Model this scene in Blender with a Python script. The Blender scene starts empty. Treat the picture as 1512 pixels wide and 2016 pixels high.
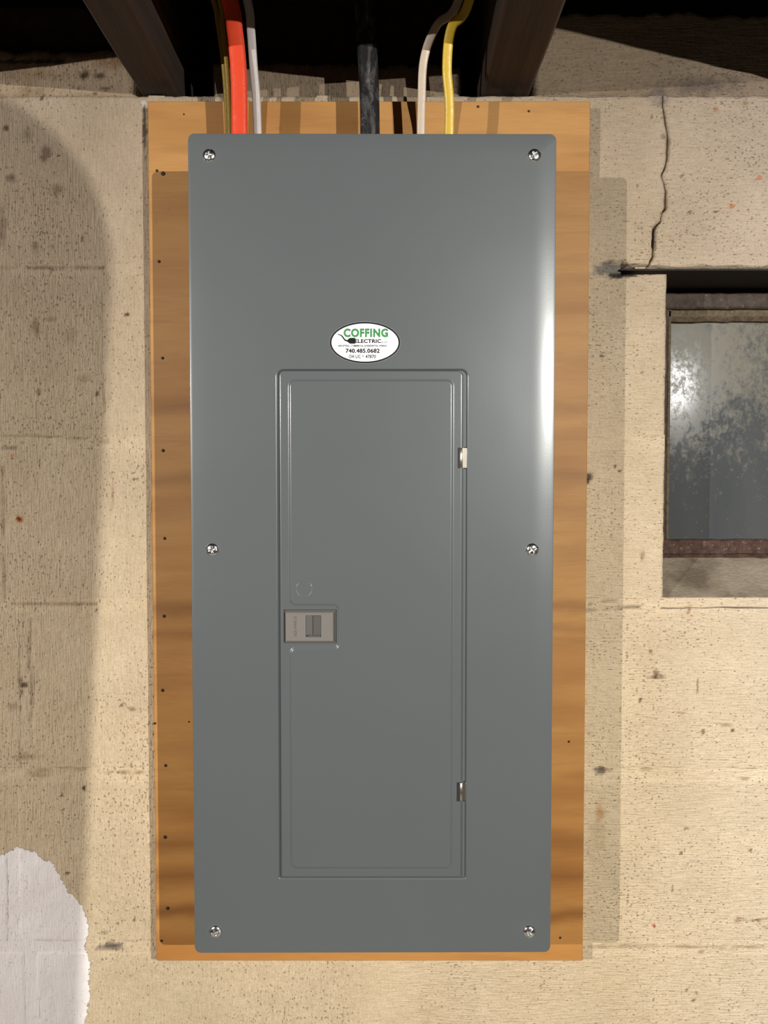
import bpy, math, random
import numpy as np
from mathutils import Vector, Matrix

random.seed(7)
S = bpy.context.scene
COL = S.collection

# ------------------------------------------------------------------ camera
CAMZ = 1.45            # camera height above the floor
CAMD = 0.908           # distance from the painted wall face (y = 0)
TH = math.radians(2.0)
FPX = 1570.0
cam = bpy.data.cameras.new('camera')
cam.sensor_fit = 'HORIZONTAL'; cam.sensor_width = 36.0
cam.lens = 36.0 * FPX / 1512.0
cam.clip_start = 0.02
camo = bpy.data.objects.new('camera', cam); COL.objects.link(camo)
camo.location = (0, -CAMD, CAMZ)
camo.rotation_euler = (math.radians(90) - TH, 0, 0)
S.camera = camo

# ------------------------------------------------------------------ world and exposure
w = bpy.data.worlds.new('world'); S.world = w; w.use_nodes = True
w.node_tree.nodes['Background'].inputs[0].default_value = (0.9, 0.8, 0.7, 1)
w.node_tree.nodes['Background'].inputs[1].default_value = 0.004
S.view_settings.view_transform = 'Standard'
S.view_settings.look = 'None'
S.view_settings.gamma = 1.0
S.view_settings.use_curve_mapping = False
S.view_settings.exposure = 0.0

# the two lamps of the cellar (built further down as things with a socket)
LAMP_R = (0.90, -1.75, CAMZ + 0.345)
LAMP_L = (-1.36, -1.75, CAMZ + 0.345)
POW_R, POW_L = 162.0, 142.0
COL_R, COL_L = (1.0, 0.98, 0.93), (1.0, 0.96, 0.94)
AIM = (-0.05, 0.0, CAMZ - 0.80)

# ------------------------------------------------------------------ helpers
def P(px, py, Y=0.0):
    """world point on the plane y = Y seen at photo pixel (px, py)"""
    u = (px - 756) / FPX; v = (1008 - py) / FPX
    dy = math.cos(TH) + v * math.sin(TH); dz = -math.sin(TH) + v * math.cos(TH)
    t = (Y + CAMD) / dy
    return (u * t, Y, CAMZ + dz * t)

def PX(px, py, Y=0.0): return P(px, py, Y)[0]
def PZ(py, Y=0.0): return P(756, py, Y)[2]

def wpos(o):
    v = Vector((0, 0, 0))
    while o: v += o.location; o = o.parent
    return v

def link(o, parent=None):
    COL.objects.link(o)
    if parent:
        o.parent = parent
        o.location = o.location - wpos(parent)
    return o

def tag(o, label=None, cat=None, group=None, kind=None):
    if label: o['label'] = label
    if cat: o['category'] = cat
    if group: o['group'] = group
    if kind: o['kind'] = kind
    return o

def empty(name, loc):
    o = bpy.data.objects.new(name, None); COL.objects.link(o)
    o.location = loc; o.empty_display_size = 0.05
    return o

def mesh_obj(name, verts, faces, mat, parent=None, smooth=False, smooth_mask=None):
    me = bpy.data.meshes.new(name)
    me.from_pydata([tuple(v) for v in verts], [], [tuple(f) for f in faces])
    if smooth_mask is not None:
        me.polygons.foreach_set('use_smooth', list(smooth_mask))
    elif smooth:
        me.polygons.foreach_set('use_smooth', [True] * len(me.polygons))
    me.materials.append(mat); me.update()
    o = bpy.data.objects.new(name, me)
    return link(o, parent)

class MB:
    def __init__(s): s.v = []; s.f = []; s.sm = []
    def add(s, vs, fs, smooth=False):
        b = len(s.v); s.v += [tuple(v) for v in vs]
        for f in fs: s.f.append(tuple(i + b for i in f)); s.sm.append(smooth)
        return s
    def box(s, x0, x1, y0, y1, z0, z1, bev=0.0):
        if bev <= 0:
            vs = [(x, y, z) for x in (x0, x1) for y in (y0, y1) for z in (z0, z1)]
            fs = [(0, 1, 3, 2), (4, 6, 7, 5), (0, 4, 5, 1), (2, 3, 7, 6), (0, 2, 6, 4), (1, 5, 7, 3)]
            return s.add(vs, fs)
        b = bev; vs = []; idx = {}
        X = (x0, x1); Y = (y0, y1); Z = (z0, z1)
        for i in (0, 1):
            for j in (0, 1):
                for k in (0, 1):
                    sx, sy, sz = (1 if i == 0 else -1), (1 if j == 0 else -1), (1 if k == 0 else -1)
                    idx[i, j, k, 'x'] = len(vs); vs.append((X[i], Y[j] + sy * b, Z[k] + sz * b))
                    idx[i, j, k, 'y'] = len(vs); vs.append((X[i] + sx * b, Y[j], Z[k] + sz * b))
                    idx[i, j, k, 'z'] = len(vs); vs.append((X[i] + sx * b, Y[j] + sy * b, Z[k]))
        fs = []
        for i in (0, 1): fs.append([idx[i, j, k, 'x'] for j, k in ((0, 0), (0, 1), (1, 1), (1, 0))][::(1 if i == 0 else -1)])
        for j in (0, 1): fs.append([idx[i, j, k, 'y'] for i, k in ((0, 0), (1, 0), (1, 1), (0, 1))][::(1 if j == 0 else -1)])
        for k in (0, 1): fs.append([idx[i, j, k, 'z'] for i, j in ((0, 0), (0, 1), (1, 1), (1, 0))][::(1 if k == 0 else -1)])
        for i in (0, 1):
            for j in (0, 1): fs.append([idx[i, j, 0, 'x'], idx[i, j, 1, 'x'], idx[i, j, 1, 'y'], idx[i, j, 0, 'y']])
            for k in (0, 1): fs.append([idx[i, 0, k, 'x'], idx[i, 1, k, 'x'], idx[i, 1, k, 'z'], idx[i, 0, k, 'z']])
        for j in (0, 1):
            for k in (0, 1): fs.append([idx[0, j, k, 'y'], idx[1, j, k, 'y'], idx[1, j, k, 'z'], idx[0, j, k, 'z']])
        for i in (0, 1):
            for j in (0, 1):
                for k in (0, 1): fs.append([idx[i, j, k, 'x'], idx[i, j, k, 'y'], idx[i, j, k, 'z']])
        return s.add(vs, fs)
    def rings(s, loops, smooth=True, cap0=False, cap1=False):
        n = len(loops[0]); vs = [p for l in loops for p in l]; fs = []
        for a in range(len(loops) - 1):
            for i in range(n):
                j = (i + 1) % n
                fs.append((a * n + i, a * n + j, (a + 1) * n + j, (a + 1) * n + i))
        s.add(vs, fs, smooth)
        b = len(s.v) - len(vs)
        if cap0: s.f.append(tuple(b + i for i in range(n))[::-1]); s.sm.append(False)
        if cap1: s.f.append(tuple(b + (len(loops) - 1) * n + i for i in range(n))); s.sm.append(False)
        return s
    def tess(s, loops):
        """flat fill of polygon loops[0] minus the hole loops"""
        from mathutils.geometry import delaunay_2d_cdt
        co = []; ed = []; yv = loops[0][0][1]; ref = []
        for l in loops:
            b0 = len(co)
            for i, p in enumerate(l):
                co.append(Vector((p[0], p[2]))); ref.append(p); ed.append((b0 + i, b0 + (i + 1) % len(l)))
        out = delaunay_2d_cdt(co, ed, [], 0, 1e-9)
        def inside(l, x, z):
            c = False; n = len(l)
            for i in range(n):
                x0, z0 = l[i][0], l[i][2]; x1, z1 = l[(i + 1) % n][0], l[(i + 1) % n][2]
                if (z0 > z) != (z1 > z) and x < (x1 - x0) * (z - z0) / (z1 - z0) + x0: c = not c
            return c
        vs = [(ref[o[0]] if o else (v.x, yv, v.y)) for v, o in zip(out[0], out[3])]
        fs = []
        for t in out[2]:
            x = sum(vs[i][0] for i in t) / 3; z = sum(vs[i][2] for i in t) / 3
            if not inside(loops[0], x, z) or any(inside(h, x, z) for h in loops[1:]): continue
            p, q, r = (Vector(vs[i]) for i in t)
            fs.append(tuple(t) if (q - p).cross(r - p).y < 0 else (t[0], t[2], t[1]))
        return s.add(vs, fs)
    def build(s, name, mat, parent=None, merge=True, recalc=True):
        o = mesh_obj(name, s.v, s.f, mat, parent, smooth_mask=s.sm)
        if merge or recalc:
            import bmesh
            bm = bmesh.new(); bm.from_mesh(o.data)
            if merge: bmesh.ops.remove_doubles(bm, verts=bm.verts, dist=1e-6)
            if recalc: bmesh.ops.recalc_face_normals(bm, faces=bm.faces)
            bm.to_mesh(o.data); bm.free()
        return o

# --- 2-D value noise in numpy
def vnoise(x, z, seed):
    x = np.asarray(x, float); z = np.asarray(z, float)
    xi = np.floor(x).astype(np.int64); zi = np.floor(z).astype(np.int64)
    fx = x - xi; fz = z - zi
    fx = fx * fx * (3 - 2 * fx); fz = fz * fz * (3 - 2 * fz)
    def h(a, b):
        n = (a * 374761393 + b * 668265263 + seed * 1442695041) & 0x7fffffff
        n = ((n ^ (n >> 13)) * 1274126177) & 0x7fffffff
        n = (n ^ (n >> 16)) & 0xffff
        return n / 32767.5 - 1.0
    a = h(xi, zi); b = h(xi + 1, zi); c = h(xi, zi + 1); d = h(xi + 1, zi + 1)
    return (a * (1 - fx) + b * fx) * (1 - fz) + (c * (1 - fx) + d * fx) * fz

def fbm(x, z, seed, oct=4):
    s = 0; a = 1.0; t = 0
    for o in range(oct):
        s = s + a * vnoise(x * 2 ** o, z * 2 ** o, seed + o * 17); t += a; a *= 0.5
    return s / t

# ------------------------------------------------------------------ materials
def newmat(name):
    m = bpy.data.materials.new(name); m.use_nodes = True
    nt = m.node_tree; b = nt.nodes['Principled BSDF']
    return m, nt, b

def nd(nt, t, **kw):
    n = nt.nodes.new(t)
    for k, v in kw.items():
        if k == 'ins':
            for kk, vv in v.items(): n.inputs[kk].default_value = vv
        else: setattr(n, k, v)
    return n

def coords(nt, scale=(1, 1, 1), loc=(0, 0, 0), rot=(0, 0, 0)):
    tc = nd(nt, 'ShaderNodeTexCoord'); mp = nd(nt, 'ShaderNodeMapping')
    mp.inputs['Scale'].default_value = scale; mp.inputs['Location'].default_value = loc
    mp.inputs['Rotation'].default_value = rot
    nt.links.new(tc.outputs['Object'], mp.inputs['Vector'])
    return mp.outputs[0]

def noise(nt, vec, scale, detail=4, rough=0.55, dist=0.0):
    n = nd(nt, 'ShaderNodeTexNoise', ins={'Scale': scale, 'Detail': detail, 'Roughness': rough, 'Distortion': dist})
    nt.links.new(vec, n.inputs['Vector'])
    return n.outputs[0]

def ramp(nt, fac, stops, interp='LINEAR'):
    r = nd(nt, 'ShaderNodeValToRGB'); r.color_ramp.interpolation = interp
    el = r.color_ramp.elements
    while len(el) < len(stops): el.new(0.5)
    for e, (p, c) in zip(el, stops):
        e.position = p
        e.color = (c, c, c, 1) if isinstance(c, (int, float)) else (*c, 1)
    nt.links.new(fac, r.inputs[0])
    return r.outputs[0]

def mix(nt, fac, a, b, mode='MIX'):
    m = nd(nt, 'ShaderNodeMix'); m.data_type = 'RGBA'; m.blend_type = mode
    for s, v in ((0, fac), (6, a), (7, b)):
        if isinstance(v, (int, float)): m.inputs[s].default_value = v
        elif isinstance(v, tuple): m.inputs[s].default_value = (*v, 1)
        else: nt.links.new(v, m.inputs[s])
    return m.outputs[2]

def math_(nt, op, a, b=None):
    m = nd(nt, 'ShaderNodeMath', operation=op)
    for i, v in enumerate((a, b)):
        if v is None: continue
        if isinstance(v, (int, float)): m.inputs[i].default_value = v
        else: nt.links.new(v, m.inputs[i])
    return m.outputs[0]

def bump(nt, h, strength, dist, b, prev=None):
    n = nd(nt, 'ShaderNodeBump', ins={'Strength': strength, 'Distance': dist})
    nt.links.new(h, n.inputs['Height'])
    if prev is not None: nt.links.new(prev, n.inputs['Normal'])
    nt.links.new(n.outputs[0], b.inputs['Normal'])
    return n.outputs[0]

def simple(name, col, rough=0.5, metal=0.0, spec=0.5, ns=0, amt=0.15, bmp=0.0, bs=200):
    m, nt, b = newmat(name)
    b.inputs['Roughness'].default_value = rough; b.inputs['Metallic'].default_value = metal
    b.inputs['Specular IOR Level'].default_value = spec
    if ns:
        v = coords(nt); n = noise(nt, v, ns, 5)
        c = mix(nt, n, tuple(x * (1 - amt) for x in col), tuple(min(1, x * (1 + amt)) for x in col))
        nt.links.new(c, b.inputs['Base Color'])
    else: b.inputs['Base Color'].default_value = (*col, 1)
    if bmp:
        v = coords(nt); bump(nt, noise(nt, v, bs, 5), 1.0, bmp, b)
    return m

def wall_material(name):
    """painted concrete block: cream paint with brush marks, pits, stains and painted-in shade (attributes 'tint', 'paint')"""
    m, nt, b = newmat(name)
    at = nd(nt, 'ShaderNodeAttribute'); at.attribute_name = 'tint'
    ap = nd(nt, 'ShaderNodeAttribute'); ap.attribute_name = 'paint'
    v = coords(nt)
    vv = coords(nt, (900, 300, 90)); vh = coords(nt, (90, 300, 900))
    sep = nd(nt, 'ShaderNodeSeparateXYZ'); nt.links.new(v, sep.inputs[0])
    side = ramp(nt, math_(nt, 'ADD', sep.outputs[0], 0.5), [(0.45, 0), (0.55, 1)])
    brush = mix(nt, side, noise(nt, vv, 0.6, 3), noise(nt, vh, 0.6, 3))
    # pits
    pv = coords(nt, (420, 420, 260)); ph = coords(nt, (260, 420, 520))
    pit = mix(nt, side, noise(nt, pv, 1.0, 2, 0.4), noise(nt, ph, 1.0, 2, 0.4))
    dens = noise(nt, v, 9, 3)
    pitm = math_(nt, 'ADD', pit, math_(nt, 'MULTIPLY', math_(nt, 'SUBTRACT', dens, 0.5), 0.25))
    pmask = ramp(nt, pitm, [(0.66, 0), (0.72, 1)])
    pit2 = noise(nt, coords(nt, (110, 110, 130), (3, 1, 7)), 1.0, 3, 0.5)
    p2 = ramp(nt, pit2, [(0.785, 0), (0.80, 1)])
    # cream colour
    mott = noise(nt, v, 14, 6, 0.6)
    cream = mix(nt, ramp(nt, mott, [(0.3, 0), (0.7, 1)]), (0.60, 0.485, 0.335), (0.72, 0.60, 0.445))
    fine = noise(nt, v, 420, 4, 0.7)
    cream = mix(nt, 0.35, cream, ramp(nt, fine, [(0.3, (0.42, 0.35, 0.25)), (0.6, (0.80, 0.68, 0.50))]))
    cream = mix(nt, ramp(nt, brush, [(0.3, 0.30), (0.60, 0)]), cream, (0.36, 0.28, 0.18))
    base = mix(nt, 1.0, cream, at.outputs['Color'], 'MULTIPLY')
    base = mix(nt, math_(nt, 'MULTIPLY', pmask, 0.48), base, (0.13, 0.09, 0.055))
    base = mix(nt, math_(nt, 'MULTIPLY', p2, 0.8), base, (0.10, 0.065, 0.04))
    # fresh white paint
    edge = math_(nt, 'ADD', ap.outputs['Fac'], math_(nt, 'MULTIPLY', math_(nt, 'SUBTRACT', noise(nt, v, 170, 5, 0.65), 0.5), 1.3))
    wm = ramp(nt, edge, [(0.48, 0), (0.53, 1)])
    white = mix(nt, ramp(nt, mott, [(0.35, 0), (0.65, 1)]), (0.82, 0.755, 0.715), (0.90, 0.85, 0.81))
    base = mix(nt, wm, base, white)
    nt.links.new(base, b.inputs['Base Color'])
    b.inputs['Roughness'].default_value = 0.8
    b.inputs['Specular IOR Level'].default_value = 0.25
    hgt = math_(nt, 'ADD', math_(nt, 'MULTIPLY', brush, 0.9), math_(nt, 'MULTIPLY', fine, 0.35))
    hgt = math_(nt, 'SUBTRACT', hgt, math_(nt, 'MULTIPLY', pmask, 0.5))
    hgt = math_(nt, 'ADD', hgt, math_(nt, 'MULTIPLY', noise(nt, v, 120, 5), 0.9))
    hgt = math_(nt, 'MULTIPLY', hgt, math_(nt, 'SUBTRACT', 1.0, math_(nt, 'MULTIPLY', wm, 0.6)))
    bump(nt, hgt, 1.0, 0.0020, b)
    return m

M_WALL = wall_material('painted_block')
M_PLAIN = simple('cellar_paint', (0.50, 0.44, 0.36), 0.9, ns=6, amt=0.2, bmp=0.002, bs=60)
M_FLOOR = simple('concrete_floor', (0.34, 0.31, 0.27), 0.85, ns=8, amt=0.3, bmp=0.002, bs=90)

def joist_material():
    m, nt, b = newmat('old_joist_wood')
    v = coords(nt, (60, 2.5, 60))
    g = noise(nt, v, 1.0, 6, 0.6)
    c = ramp(nt, g, [(0.3, (0.015, 0.0075, 0.0035)), (0.55, (0.034, 0.017, 0.009)), (0.75, (0.060, 0.032, 0.018))])
    n2 = noise(nt, coords(nt), 12, 5)
    c = mix(nt, ramp(nt, n2, [(0.45, 0), (0.75, 0.4)]), c, (0.026, 0.024, 0.024))
    nt.links.new(c, b.inputs['Base Color'])
    b.inputs['Roughness'].default_value = 0.75
    bump(nt, g, 1.0, 0.003, b)
    return m
M_JOIST = joist_material()

def plywood_material():
    m, nt, b = newmat('plywood')
    v1 = coords(nt, (2.6, 1, 13), (0.4, 0, 0.3))
    g = noise(nt, v1, 1.0, 3, 0.5)
    v2 = coords(nt, (6, 1, 60)); f = noise(nt, v2, 1.0, 5, 0.6, 0.5)
    v3 = coords(nt, (40, 1, 900)); f3 = noise(nt, v3, 1.0, 3, 0.6)
    c = ramp(nt, g, [(0.26, (0.44, 0.23, 0.09)), (0.42, (0.57, 0.32, 0.13)), (0.55, (0.68, 0.41, 0.18)), (0.70, (0.62, 0.36, 0.15))])
    c = mix(nt, ramp(nt, f, [(0.36, 0.28), (0.52, 0.0)]), c, (0.37, 0.19, 0.075))
    c = mix(nt, ramp(nt, f3, [(0.3, 0.16), (0.6, 0.0)]), c, (0.35, 0.18, 0.07))
    # dark heart-wood bands that come in the lower third and mid height
    sz = nd(nt, 'ShaderNodeSeparateXYZ'); nt.links.new(coords(nt), sz.inputs[0])
    wv = noise(nt, coords(nt, (5, 1, 9)), 1.0, 4, 0.55)
    zz = math_(nt, 'ADD', math_(nt, 'SUBTRACT', sz.outputs[2], 0.9), math_(nt, 'MULTIPLY', math_(nt, 'SUBTRACT', wv, 0.5), 0.045))
    st = [(0.0, 0.1)]
    for py, hw, k in ((1800, 14, .75), (1725, 26, .6), (1660, 20, .55), (1480, 12, .15), (1240, 9, .35), (1196, 12, .5), (940, 14, .4), (800, 16, .35), (560, 14, .2), (430, 12, .15)):
        z = PZ(py, -0.018) - 0.9; dz = hw * 0.00057
        st += [(z - dz * 1.5, 0.0), (z, k), (z + dz * 1.5, 0.0)]
    st = sorted(st); r0 = ramp(nt, zz, st[:31])
    c = mix(nt, r0, c, (0.24, 0.105, 0.035))
    spots = noise(nt, coords(nt, (30, 1, 30), (2, 0, 5)), 1.0, 2, 0.5)
    c = mix(nt, ramp(nt, spots, [(0.72, 0.0), (0.78, 0.55)]), c, (0.25, 0.12, 0.04))
    # slow change of tone: brighter and redder towards the bottom
    sp = nd(nt, 'ShaderNodeSeparateXYZ'); nt.links.new(coords(nt), sp.inputs[0])
    low = ramp(nt, math_(nt, 'SUBTRACT', sp.outputs[2], 0.9), [(0.0, 1), (0.55, 0)])
    c = mix(nt, low, c, mix(nt, 1.0, c, (1.22, 1.12, 0.98), 'MULTIPLY'))
    c = mix(nt, 1.0, c, (0.63, 0.535, 0.365), 'MULTIPLY')
    nt.links.new(c, b.inputs['Base Color'])
    b.inputs['Roughness'].default_value = 0.55
    b.inputs['Specular IOR Level'].default_value = 0.3
    bump(nt, f, 0.5, 0.0006, b)
    return m
M_PLY = plywood_material()

def steel_paint(name='panel_grey', col=(0.098, 0.108, 0.109)):
    m, nt, b = newmat(name)
    n = noise(nt, coords(nt), 5, 4)
    c = mix(nt, n, tuple(x * 0.95 for x in col), tuple(x * 1.05 for x in col))
    nt.links.new(c, b.inputs['Base Color'])
    b.inputs['Roughness'].default_value = 0.33
    b.inputs['Specular IOR Level'].default_value = 0.5
    b.inputs['Coat Weight'].default_value = 0.45; b.inputs['Coat Roughness'].default_value = 0.15
    peel = noise(nt, coords(nt), 700, 2)
    pr = bump(nt, peel, 0.5, 0.00004, b)
    bump(nt, noise(nt, coords(nt), 9, 1), 0.25, 0.004, b, pr)
    return m
M_PANEL = steel_paint()
M_LATCH = simple('latch_plastic', (0.165, 0.15, 0.132), 0.5, ns=40, amt=0.05)
M_LATCH_DK = simple('latch_dark', (0.075, 0.07, 0.063), 0.5, ns=30, amt=0.05)
M_DARK = simple('slot_shade', (0.012, 0.012, 0.012), 0.7, ns=30)
M_CHROME = simple('bright_zinc', (0.85, 0.85, 0.85), 0.20, 1.0, ns=60, amt=0.05)
M_HINGE = simple('nickel_hinge', (0.78, 0.72, 0.62), 0.28, 1.0, ns=60, amt=0.05)
M_WHITE = simple('sticker_white', (0.93, 0.93, 0.92), 0.35, ns=60, amt=0.02)
M_BLACK = simple('sticker_black', (0.010, 0.009, 0.011), 0.6, spec=0.12, ns=60)
M_GREEN = simple('sticker_green', (0.014, 0.15, 0.032), 0.6, spec=0.15, ns=60, amt=0.05)
M_LGREEN = simple('sticker_light_green', (0.075, 0.38, 0.10), 0.6, spec=0.15, ns=60, amt=0.05)
M_NAIL = simple('nail_rust', (0.035, 0.022, 0.014), 0.7, 0.2, ns=300, amt=0.4)
M_ORANGE = simple('cable_orange', (0.66, 0.06, 0.022), 0.30, ns=90, amt=0.06, bmp=0.0006, bs=70)
M_YELLOW = simple('cable_yellow', (0.56, 0.37, 0.03), 0.35, ns=90, amt=0.08, bmp=0.0006, bs=80)
M_OLDYEL = simple('cable_yellow_dull', (0.25, 0.16, 0.018), 0.35, ns=90, amt=0.12, bmp=0.0006, bs=80)
M_CREAM = simple('cable_cream', (0.50, 0.40, 0.30), 0.4, ns=90, amt=0.08, bmp=0.0006, bs=80)
M_CWHITE = simple('cable_white', (0.44, 0.40, 0.38), 0.4, ns=90, amt=0.08, bmp=0.0006, bs=80)

def black_cable():
    m, nt, b = newmat('cable_black')
    n = noise(nt, coords(nt, (90, 90, 35)), 1.0, 4, 0.6, 1.5)
    c = ramp(nt, n, [(0.45, (0.016, 0.015, 0.015)), (0.62, (0.05, 0.047, 0.044)), (0.75, (0.16, 0.15, 0.14))])
    nt.links.new(c, b.inputs['Base Color'])
    r = ramp(nt, n, [(0.4, 0.22), (0.7, 0.55)]); nt.links.new(r, b.inputs['Roughness'])
    bump(nt, n, 0.8, 0.002, b)
    return m
M_BCABLE = black_cable()

def rusty(name, a, bcol, c2, sc=60):
    m, nt, b = newmat(name)
    n = noise(nt, coords(nt), sc, 6, 0.65); n2 = noise(nt, coords(nt, (1, 1, 1), (5, 3, 1)), sc * 2.2, 5, 0.6)
    c = ramp(nt, n, [(0.35, a), (0.6, bcol)])
    c = mix(nt, ramp(nt, n2, [(0.60, 0), (0.70, 0.8)]), c, c2)
    nt.links.new(c, b.inputs['Base Color']); b.inputs['Roughness'].default_value = 0.8
    bump(nt, n, 1.0, 0.002, b)
    return m
M_FRAME = rusty('window_frame_brown', (0.030, 0.019, 0.013), (0.066, 0.046, 0.034), (0.17, 0.13, 0.09), 90)
M_RUST = rusty('window_frame_rust', (0.032, 0.013, 0.009), (0.085, 0.042, 0.028), (0.26, 0.19, 0.14), 110)
M_PUTTY = rusty('window_putty', (0.07, 0.046, 0.025), (0.13, 0.095, 0.055), (0.28, 0.22, 0.15), 130)
M_LINTEL = rusty('steel_lintel', (0.010, 0.006, 0.005), (0.018, 0.010, 0.008), (0.03, 0.017, 0.013), 70)
M_MORTAR_DK = simple('raw_mortar', (0.20, 0.18, 0.16), 0.95, ns=70, amt=0.35, bmp=0.004, bs=120)

def pane_material():
    m, nt, b = newmat('dusty_sheet')
    v = coords(nt)
    big = noise(nt, coords(nt, (1, 1, 1), (1.3, 0, 0.4)), 9, 3)
    sp = nd(nt, 'ShaderNodeSeparateXYZ'); nt.links.new(v, sp.inputs[0])
    up = ramp(nt, math_(nt, 'SUBTRACT', sp.outputs[2], 1.0), [(0.40, 0.0), (0.62, 0.30)])
    blot = noise(nt, coords(nt, (1, 1, 0.8)), 130, 6, 0.78, 0.3)
    k = math_(nt, 'ADD', math_(nt, 'ADD', blot, up), math_(nt, 'MULTIPLY', math_(nt, 'SUBTRACT', big, 0.5), 0.35))
    dust = ramp(nt, k, [(0.60, 0), (0.86, 1)])
    speck = noise(nt, coords(nt, (1, 1, 1), (7, 2, 3)), 170, 3, 0.5)
    sm = ramp(nt, speck, [(0.71, 0), (0.75, 1)])
    d = math_(nt, 'MAXIMUM', math_(nt, 'MULTIPLY', dust, 0.55), math_(nt, 'MULTIPLY', sm, 0.6))
    film = noise(nt, coords(nt, (18, 1, 3)), 1.0, 4)
    basec = mix(nt, film, (0.050, 0.056, 0.060), (0.095, 0.098, 0.096))
    c = mix(nt, d, basec, (0.25, 0.22, 0.16))
    nt.links.new(c, b.inputs['Base Color'])
    r = math_(nt, 'ADD', math_(nt, 'MULTIPLY', d, 0.35), 0.13); nt.links.new(r, b.inputs['Roughness'])
    nt.links.new(math_(nt, 'SUBTRACT', 0.075, math_(nt, 'MULTIPLY', d, 0.03)), b.inputs['Specular IOR Level'])
    return m
M_PANE = pane_material()
M_CERAMIC = simple('porcelain', (0.7, 0.68, 0.62), 0.3, ns=20, amt=0.03)
M_CASTER = simple('caster_metal', (0.25, 0.25, 0.26), 0.5, 0.6, ns=30)

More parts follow.
